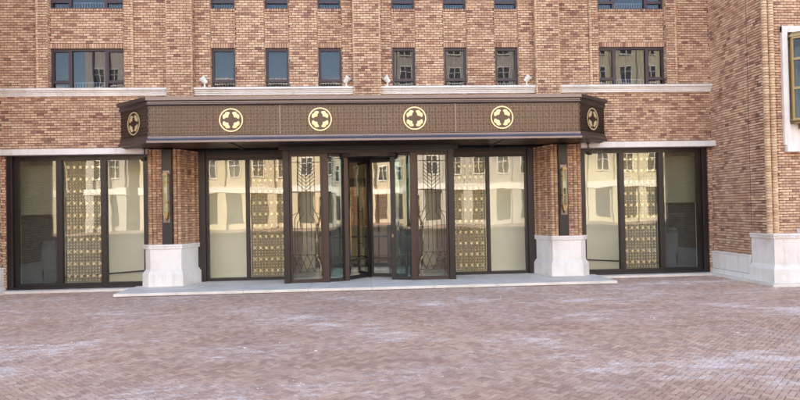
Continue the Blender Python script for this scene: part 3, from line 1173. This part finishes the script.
def emblem(c, u, n, R=0.245):
    """gold ring with four fan shaped leaves round a dark four-petalled flower"""
    c, u, n = Vector(c), Vector(u).normalized(), Vector(n).normalized()
    k = Vector((0, 0, 1))
    P = lambda x, z, d: c + u * x + k * z + n * d
    disc = MB()
    N = 40
    circ = lambda r, d: [P(r * math.cos(2 * math.pi * i / N), r * math.sin(2 * math.pi * i / N), d) for i in range(N)]
    v = circ(R, -0.01) + circ(R, 0.008)
    disc.mesh(v, [(i, (i + 1) % N, N + (i + 1) % N, N + i) for i in range(N)] + [tuple(range(N, 2 * N))])
    d = disc.build('emblem', M['bronze_panel'], C)
    rg = MB()
    v = circ(R, 0.0) + circ(R, 0.018) + circ(R * 0.895, 0.018) + circ(R * 0.895, 0.004)
    rg.mesh(v, [(s * N + i, s * N + (i + 1) % N, (s + 1) * N + (i + 1) % N, (s + 1) * N + i) for s in range(3) for i in range(N)])
    rg.build('ring', M['gold'], d)
    for q in range(4):
        a0 = math.pi / 4 + q * math.pi / 2
        lf = MB()
        pts = []
        # fan leaf: narrow at the centre side, lobed along the rim
        rim = 16
        for i in range(rim + 1):
            a = -0.56 + 1.12 * i / rim
            t_ = abs(a) / 0.56
            r = R * (0.755 + 0.035 * math.sin(math.pi * min(1, t_ * 1.25)) - 0.07 * t_ ** 5 - 0.03 * max(0, 1 - t_ * 5))
            pts.append((a, r))
        hi = [(0.63, 0.64), (0.62, 0.57), (0.47, 0.515), (0.32, 0.46), (0.20, 0.385)]
        inner = [(a, R * q) for a, q in hi] + [(0, R * 0.34)] + [(-a, R * q) for a, q in hi[::-1]]
        poly = [(r * math.cos(a0 + a), r * math.sin(a0 + a)) for a, r in pts + inner]
        m = len(poly)
        ctr = (R * 0.6 * math.cos(a0), R * 0.6 * math.sin(a0))
        v = [P(x, z, 0.006) for x, z in poly] + [P(x, z, 0.016) for x, z in poly] + [P(ctr[0], ctr[1], 0.020)]
        lf.mesh(v, [(i, (i + 1) % m, m + (i + 1) % m, m + i) for i in range(m)] + [(m + i, m + (i + 1) % m, 2 * m) for i in range(m)])
        lf.build('leaf', M['gold'], d)
    return d


for x in (-2.84, -1.01, 0.97, 2.83):
    emblem((x, -1.3 + 0.008, 3.60), (1, 0, 0), (0, -1, 0))
for s in (-1, 1):
    a, b = (CP[1], CP[2]) if s < 0 else (CP[3], CP[4])
    a, b = Vector((*a, 0)), Vector((*b, 0))
    u = (b - a).normalized()
    n = Vector((u.y, -u.x, 0))
    emblem((a + b) / 2 + Vector((0, 0, 3.60)) - n * 0.008, u, n)

# =================================================================== REVOLVING DOOR
D = empty('revolving_door', (0, 0.62, 0.07))
D['_moved'] = 1
bpy.context.view_layer.update()
tag(D, 'bronze framed glass revolving door with ornamental side panels', 'door')
DY = -0.20
hd = MB()
hd.box(-2.02, 2.02, DY - 0.09, DY + 0.06, 3.06, 3.152)
hd.box(-1.96, 1.96, DY - 0.05, 0.53, 2.985, 3.06)
hd.build('head', M['frame'], D)
for s in (-1, 1):
    X = lambda a, b: sorted((s * a, s * b))
    # outer post and returns
    bevel(MB().box(*X(1.80, 1.94), DY - 0.07, DY + 0.06, 0.07, 3.06).build('post', M['frame'], D), 0.006)
    MB().box(*X(1.88, 1.93), DY + 0.06, 0.53, 0.07, 0.16).build('side_rail', M['frame'], D)
    MB().box(*X(1.90, 1.912), DY + 0.06, 0.53, 0.16, 2.985).build('side_pane', M['glass_door'], D)
    bevel(MB().box(*X(0.93, 1.06), DY - 0.05, DY + 0.09, 0.07, 2.985).build('post', M['door_frame'], D), 0.006)
    # ornamental panel
    f = MB()
    x0, x1, z0, z1 = 1.06, 1.80, 0.07, 2.985
    f.box(*X(x0, x0 + 0.05), DY - 0.02, DY + 0.05, z0, z1)
    f.box(*X(x1 - 0.05, x1), DY - 0.02, DY + 0.05, z0, z1)
    f.box(*X(x0 + 0.05, x1 - 0.05), DY - 0.02, DY + 0.05, z1 - 0.06, z1)
    f.box(*X(x0 + 0.05, x1 - 0.05), DY - 0.02, DY + 0.05, z0, z0 + 0.08)
    pn = bevel(f.build('side_panel', M['door_frame'], D), 0.004)
    MB().box(*X(x0 + 0.05, x1 - 0.05), DY + 0.02, DY + 0.03, z0 + 0.08, z1 - 0.06).build('pane', M['glass_door'], pn)
    # lead lines of the ornament (in panel coordinates, 0..0.64 across, 0..2.77 up)
    cx, bz, hw, H = (x0 + x1) / 2, z0 + 0.08, 0.32, z1 - 0.06 - z0 - 0.08
    seg = []
    for q in (-0.21, -0.10, 0.10, 0.21):
        seg.append(((q, 0.62), (q, 1.28)))
        seg.append(((q * 0.9, 1.5), (q * 0.9, H)))
    seg += [((0, 0.55), (0, H)), ((-hw, H - 0.13), (hw, H - 0.13)), ((-hw, 1.98), (hw, 1.98))]
    seg += [((-0.21, 1.28), (-0.06, 1.5)), ((0.21, 1.28), (0.06, 1.5)), ((-0.27, 0), (-0.27, 1.35)), ((0.27, 0), (0.27, 1.35)),
            ((-0.27, 1.35), (-0.14, 1.62)), ((0.27, 1.35), (0.14, 1.62)), ((-hw, 1.45), (-0.20, 1.5)), ((hw, 1.45), (0.20, 1.5))]
    for q in range(7):
        zz = 1.99 + q * 0.085
        seg += [((0, zz), (-0.20, zz + 0.17)), ((0, zz), (0.20, zz + 0.17))]
    seg += [((-hw, 0.55), (hw, 0.55)), ((-hw, 0.16), (hw, 0.16))]
    for q in range(4):
        ox = -0.24 + q * 0.16
        seg += [((ox - 0.08, 0.16), (ox, 0.36)), ((ox, 0.36), (ox + 0.08, 0.16)), ((ox - 0.08, 0.55), (ox, 0.36)), ((ox, 0.36), (ox + 0.08, 0.55))]
    ld = MB()
    for (a, b), (c, d) in seg:
        ld.bar((cx * s + a * s, DY + 0.012, bz + b), (cx * s + c * s, DY + 0.012, bz + d), 0.011, 0.016)
    ld.build('ornament', M['frame'], pn)
    # curved pull bar at the inner edge
    pl = [(1.085, 2.02), (1.115, 2.0), (1.125, 1.62), (1.135, 1.50), (1.19, 1.36), (1.20, 1.28), (1.20, 0.72), (1.19, 0.64), (1.125, 0.50), (1.115, 0.20), (1.085, 0.18)]
    pb = MB()
    for (a, b), (c, d) in zip(pl[:-1], pl[1:]):
        pb.cyl((s * a, DY - 0.05, b), (s * c, DY - 0.05, d), 0.017, n=8)
    for z in (1.9, 0.3):
        pb.cyl((s * 1.12, DY - 0.05, z), (s * 1.10, DY - 0.01, z), 0.012, n=8)
    pb.build('pull_bar', M['old_gold'], pn, smooth=True)
    # glazed wall pieces leading from the side panels into the drum
    RC, yc, N = 1.0, 0.62, 18
    a0, a1 = math.asin(0.52 / RC), math.asin(0.985)
    th = [(0.935, -0.14), (0.85, -0.135), (0.76, -0.115), (0.67, -0.08), (0.585, -0.03)]
    dg, rl = MB(), MB()
    for (ax, ay), (bx, by) in zip(th[:-1], th[1:]):
        q = [(s * ax, ay), (s * ax, ay + 0.012), (s * bx, by + 0.012), (s * bx, by)]
        dg.prism(q, 0.15, 2.92)
        q = [(s * ax, ay - 0.015), (s * ax, ay + 0.03), (s * bx, by + 0.03), (s * bx, by - 0.015)]
        rl.prism(q, 0.07, 0.15)
        rl.prism(q, 2.92, 2.985)
    dg.build('drum_glass', M['glass_drum'], D)
    rl.build('drum_rail', M['frame'], D)
    MB().bar((s * 0.86, -0.12, 0.62), (s * 0.62, -0.04, 0.62), 0.02, 0.016).build('guard_rail', M['frame'], D)
    px_, py_ = s * 0.54, 0.0
    bevel(MB().box(px_ - 0.055, px_ + 0.055, py_ - 0.05, py_ + 0.06, 0.07, 2.985).build('post', M['door_frame'] if s < 0 else M['frame'], D), 0.006)
    # rear drum wall
    dg = MB()
    for i in range(N):
        t0, t1 = a0 + (a1 - a0) * i / N, a0 + (a1 - a0) * (i + 1) / N
        q = [(s * r * math.sin(t), yc + r * math.cos(t)) for r in (RC, RC - 0.012) for t in (t0, t1)]
        dg.prism([q[0], q[1], q[3], q[2]] if s < 0 else [q[0], q[2], q[3], q[1]], 0.07, 2.985)
    dg.build('drum_glass', M['glass_drum'], D)
    MB().cyl((s * 0.985, 0.62, 0.07), (s * 0.985, 0.62, 2.985), 0.03, n=10).build('drum_post', M['frame'], D, smooth=True)
    bevel(MB().box(px_ - 0.05, px_ + 0.05, yc + 0.80, yc + 0.90, 0.07, 2.985).build('post', M['frame'], D), 0.006)
# small lock plate
MB().box(0.50, 0.535, py_ - 0.058, py_ - 0.05, 1.05, 1.12).build('lock_plate', M['old_gold'], D)
# drum ceiling
N = 28
MB().prism([(0.97 * math.cos(2 * math.pi * i / N), 0.62 + 0.97 * math.sin(2 * math.pi * i / N)) for i in range(N)], 2.90, 2.98).build('drum_ceiling', M['frame'], D)
MB().cyl((0.0, 0.62, 0.07), (0.0, 0.62, 2.92), 0.035, n=12).build('shaft', M['door_frame'], D, smooth=True)
for ang in (-132, -20, 108):
    a = rad(ang)
    dx, dy = math.cos(a), math.sin(a)
    u, n = Vector((dx, dy, 0)), Vector((dy, -dx, 0))
    m = MB()
    o = (0, 0.62, 0)
    m.obox(o, u, n, 0.04, 0.085, 0.09, 2.88, -0.02, 0.02)
    m.obox(o, u, n, 0.88, 0.93, 0.09, 2.88, -0.02, 0.02)
    m.obox(o, u, n, 0.085, 0.88, 0.09, 0.17, -0.02, 0.02)
    m.obox(o, u, n, 0.085, 0.88, 2.82, 2.88, -0.02, 0.02)
    wg = m.build('wing', M['frame'], D)
    MB().obox(o, u, n, 0.085, 0.88, 0.17, 2.82, -0.005, 0.005).build('pane', M['glass_door'], wg)
    h = MB()
    for sd in (-0.06, 0.06):
        c = Vector(o) + u * 0.74 + n * sd
        h.cyl(c + Vector((0, 0, 0.75)), c + Vector((0, 0, 1.75)), 0.014, n=8)
        for z in (0.85, 1.65):
            h.cyl(c + Vector((0, 0, z)), Vector(o) + u * 0.74 + Vector((0, 0, z)), 0.010, n=8)
    h.build('push_bar', M['old_gold'] if ang == -132 else M['frame'], wg)
    MB().obox(o, u, n, 0.10, 0.86, 0.52, 0.55, -0.012, 0.012).build('kick_bar', M['frame'], wg)


# =================================================================== WALL LANTERNS on the pilasters
def wall_lantern(x, label):
    t = empty('wall_lantern', (x, -0.13, 1.55))
    tag(t, label, 'lantern', 'slim gold lanterns on the brick pilasters')
    b = MB()
    bevel(b.box(-0.11, 0.11, -0.045, 0.02, -0.58, 1.58).build('back_plate', M['frame'], t), 0.004)
    MB().box(-0.075, 0.075, -0.062, -0.045, -0.06, 1.10).build('mount_plate', M['bronze'], t)
    f = MB()
    for sx in (-1, 1):
        for sy in (-0.145, -0.068):
            f.box(sx * 0.045 - 0.009, sx * 0.045 + 0.009, sy - 0.009, sy + 0.009, 0.16, 1.0)
    for z in (0.16, 0.40, 0.84, 0.985):
        f.box(-0.054, 0.054, -0.156, -0.058, z - 0.012, z + 0.012)
    bevel(f.build('frame', M['old_gold'], t), 0.003, 1)
    MB().box(-0.034, 0.034, -0.135, -0.078, 0.18, 0.97).build('lamp_glass', M['glass_drum'], t)
    c = MB()
    c.prism([(-0.06, -0.162), (0.06, -0.162), (0.06, -0.062), (-0.06, -0.062)], 0.998, 1.02)
    c.prism([(-0.035, -0.14), (0.035, -0.14), (0.035, -0.07), (-0.035, -0.07)], 1.021, 1.045)
    c.build('cap', M['old_gold'], t)
    e = MB()
    e.prism([(-0.05, -0.15), (0.05, -0.15), (0.05, -0.062), (-0.05, -0.062)], 0.10, 0.147)
    e.prism([(-0.034, -0.135), (0.034, -0.135), (0.034, -0.062), (-0.034, -0.062)], 0.04, 0.099)
    e.cyl((0, -0.1, 0.04), (0, -0.1, -0.02), 0.024, 0.010, 8)
    e.build('bracket', M['old_gold'], t)


wall_lantern(-4.525, 'slim gold lantern on the brick pilaster left of the entrance')
wall_lantern(4.51, 'slim gold lantern on the brick pilaster right of the entrance')


# =================================================================== FLOODLIGHTS on the cornice
def floodlight(x, s, label):
    t = empty('floodlight', (x, -0.06, Z_COR1 + 0.008))
    tag(t, label, 'floodlight', 'white floodlights standing on the cornice')
    b = MB()
    b.box(-0.03, 0.03, -0.03, 0.03, 0, 0.012)
    b.cyl((s * 0.02, 0, 0.01), (s * 0.005, 0, 0.10), 0.017, n=8)
    bevel(b.build('stand', M['white_metal'], t), 0.003, 1)
    h = MB()
    d = Vector((-s * 0.55, -0.25, 0.62)).normalized()
    c = Vector((0, 0, 0.15))
    h.cyl(c - d * 0.075, c + d * 0.05, 0.05, 0.072, 12)
    h.cyl(c + d * 0.051, c + d * 0.085, 0.078, 0.078, 12)
    h.build('lamp_head', M['white_metal'], t)
    MB().cyl(c + d * 0.084, c + d * 0.088, 0.066, 0.066, 12).build('lens', M['glass_win'], t)


floodlight(-3.70, 1, 'white floodlight on the cornice left of the leftmost narrow window')
floodlight(-0.47, -1, 'white floodlight on the cornice just left of the central brick pier')
floodlight(0.45, 1, 'white floodlight on the cornice just right of the central brick pier')
floodlight(3.74, -1, 'white floodlight on the cornice right of the rightmost narrow window')


# =================================================================== SECURITY CAMERAS under the canopy corners
def security_camera(x, s, label):
    t = empty('security_camera', (x, -0.22, 3.154))
    tag(t, label, 'camera', 'small black cameras under the canopy')
    a = MB()
    a.box(-0.03, 0.03, -0.03, 0.03, -0.02, 0.0)
    a.bar((0, 0, -0.02), (0, 0, -0.20), 0.022)
    a.bar((0, 0, -0.10), (-s * 0.03, -0.12, -0.14), 0.018, side=(1, 0, 0))
    a.build('bracket', M['black'], t)
    h = MB()
    h.cyl((0.0, 0.05, -0.235), (0.0, -0.13, -0.26), 0.042, 0.042, 12)
    h.build('housing', M['black'], t)
    MB().cyl((0.0, -0.131, -0.26), (0.0, -0.136, -0.261), 0.026, 0.026, 10).build('lens', M['frame'], t)


security_camera(-4.98, -1, 'small black security camera under the left corner of the canopy')
security_camera(5.10, 1, 'small black security camera under the right corner of the canopy')

# =================================================================== GOLD LANTERN BAY on the right wing
t = empty('bay_lantern', (9.28, WY, 3.2))
tag(t, 'tall gold framed glass lantern box in the white surround on the right wing', 'lantern')
pl = [(-0.56, 0.0), (-0.56, -0.12), (-0.40, -0.30), (0.40, -0.30), (0.56, -0.12), (0.56, 0.0)]
gm = MB()
for z in (0.18, 0.82, 1.42, 1.86):
    for (a, b) in zip(pl[:-1], pl[1:]):
        gm.bar((*a, z), (*b, z), 0.05, 0.04)
for p in pl:
    gm.bar((*p, 0.18), (*p, 1.86), 0.045, 0.045)
for q in (-0.13, 0.13):
    gm.bar((q, -0.30, 0.18), (q, -0.30, 1.86), 0.03, 0.03)
gm.build('frame', M['old_gold'], t)
gl = MB()
gl.sweep(pl, [(-0.012, 0.2), (-0.012, 1.84), (-0.02, 1.84), (-0.02, 0.2)])
gl.build('glass_panes', M['glass_win'], t)
cp = MB()
cp.sweep(pl, [(-0.02, 0.10), (0.03, 0.16), (0.03, 0.19), (-0.02, 0.19)])
cp.prism([(x * 0.98, y * 0.98) for x, y in pl], 0.10, 0.16)
cp.prism([(x * 0.7, y * 0.7) for x, y in pl], 0.0, 0.10)
cp.build('tray', M['old_gold'], t)
cp = MB()
cp.sweep(pl, [(-0.02, 1.86), (0.035, 1.88), (0.035, 1.93), (-0.02, 1.98)])
cp.prism([(x * 0.95, y * 0.95) for x, y in pl], 1.88, 1.97)
cp.build('cap', M['old_gold'], t)

# =================================================================== BUILDINGS ACROSS THE STREET (seen in the glass)
OY = -46.0


def city_block(x0, x1, h, wall_rgb, label, nb, y=OY, depth=12, trim=(226, 224, 220)):
    t = empty('apartment_building', ((x0 + x1) / 2, y, 0))
    tag(t, label, 'building', 'buildings across the street')
    mw = simple('facade_paint', wall_rgb, 0.85, var=0.05, scale=0.3)
    mt_ = simple('facade_trim', trim, 0.8, var=0.04, scale=0.3)
    c = (x0 + x1) / 2
    W = x1 - x0
    MB().box(-W / 2, W / 2, -depth, 0, 0, h).build('wall', mw, t)
    MB().box(-W / 2 - 0.2, W / 2 + 0.2, -depth, 0.5, h + 0.002, h + 0.6).build('roof', mt_, t)
    MB().box(-W / 2, W / 2, 0.002, 0.6, 3.5, 4.15).build('sign_band', mt_, t)
    bw = W / nb
    cm = MB().box(-0.28, 0.28, 0.003, 0.42, 4.15, h - 0.3)
    cm.box(-0.42, 0.42, 0.003, 0.5, 0.0, 3.498)
    cob = cm.build('pilaster', mw, t)
    for i in range(nb):
        o = cob if i == 0 else link('pilaster', cob.data, t)
        o.location = (-W / 2 + 0.5 + i * (W - 1.0) / max(1, nb - 1), 0, 0)
    fl = int((h - 4.6) // 3.0)
    bs = (W - 1.0) / max(1, nb - 1)
    wf = MB()
    for (a, b, c, d) in ((-0.62, 0.62, -0.1, 0.0), (-0.62, -0.54, 0, 1.7), (0.54, 0.62, 0, 1.7), (-0.62, 0.62, 1.7, 1.8), (-0.03, 0.03, 0, 1.7), (-0.54, 0.54, 1.12, 1.18)):
        wf.box(a, b, 0.004, 0.14, c, d)
    wob = wf.build('window', mt_, t)
    pob = MB().box(-0.54, 0.54, 0.004, 0.03, 0, 1.7).build('pane', M['dark_panel'], wob)
    first = True
    for i in range(nb - 1):
        for f in range(fl):
            o = wob if first else link('window', wob.data, t)
            o.location = (-W / 2 + 0.5 + (i + 0.5) * bs, 0.0, 5.2 + f * 3.0)
            if not first:
                link('pane', pob.data, o)
            first = False
    sob = MB().box(-bs / 2 + 0.55, bs / 2 - 0.55, 0.008, 0.05, 0.5, 3.2).build('shop_window', M['dark_panel'], t)
    for i in range(nb - 1):
        o = sob if i == 0 else link('shop_window', sob.data, t)
        o.location = (-W / 2 + 0.5 + (i + 0.5) * bs, 0, 0)
    return t


city_block(-62, -29, 13.4, (188, 178, 160), 'low ochre building across the street far to the left', 13)
city_block(-27, -23, 19.0, (176, 172, 168), 'narrow grey tower across the street', 3)
city_block(-22, -1.5, 14.2, (196, 184, 162), 'cream building with pilasters across the street', 9)
city_block(0, 21, 21.0, (176, 172, 166), 'tall beige building across the street', 9)
city_block(22.5, 58, 20.0, (196, 190, 170), 'long pale yellow building across the street', 14)

# a road in between
rd = MB().box(-120, 120, -38, -26, -0.028, -0.02)
tag(rd.build('road', simple('asphalt', (72, 72, 76), 0.9, var=0.15, scale=1.0)), kind='structure')
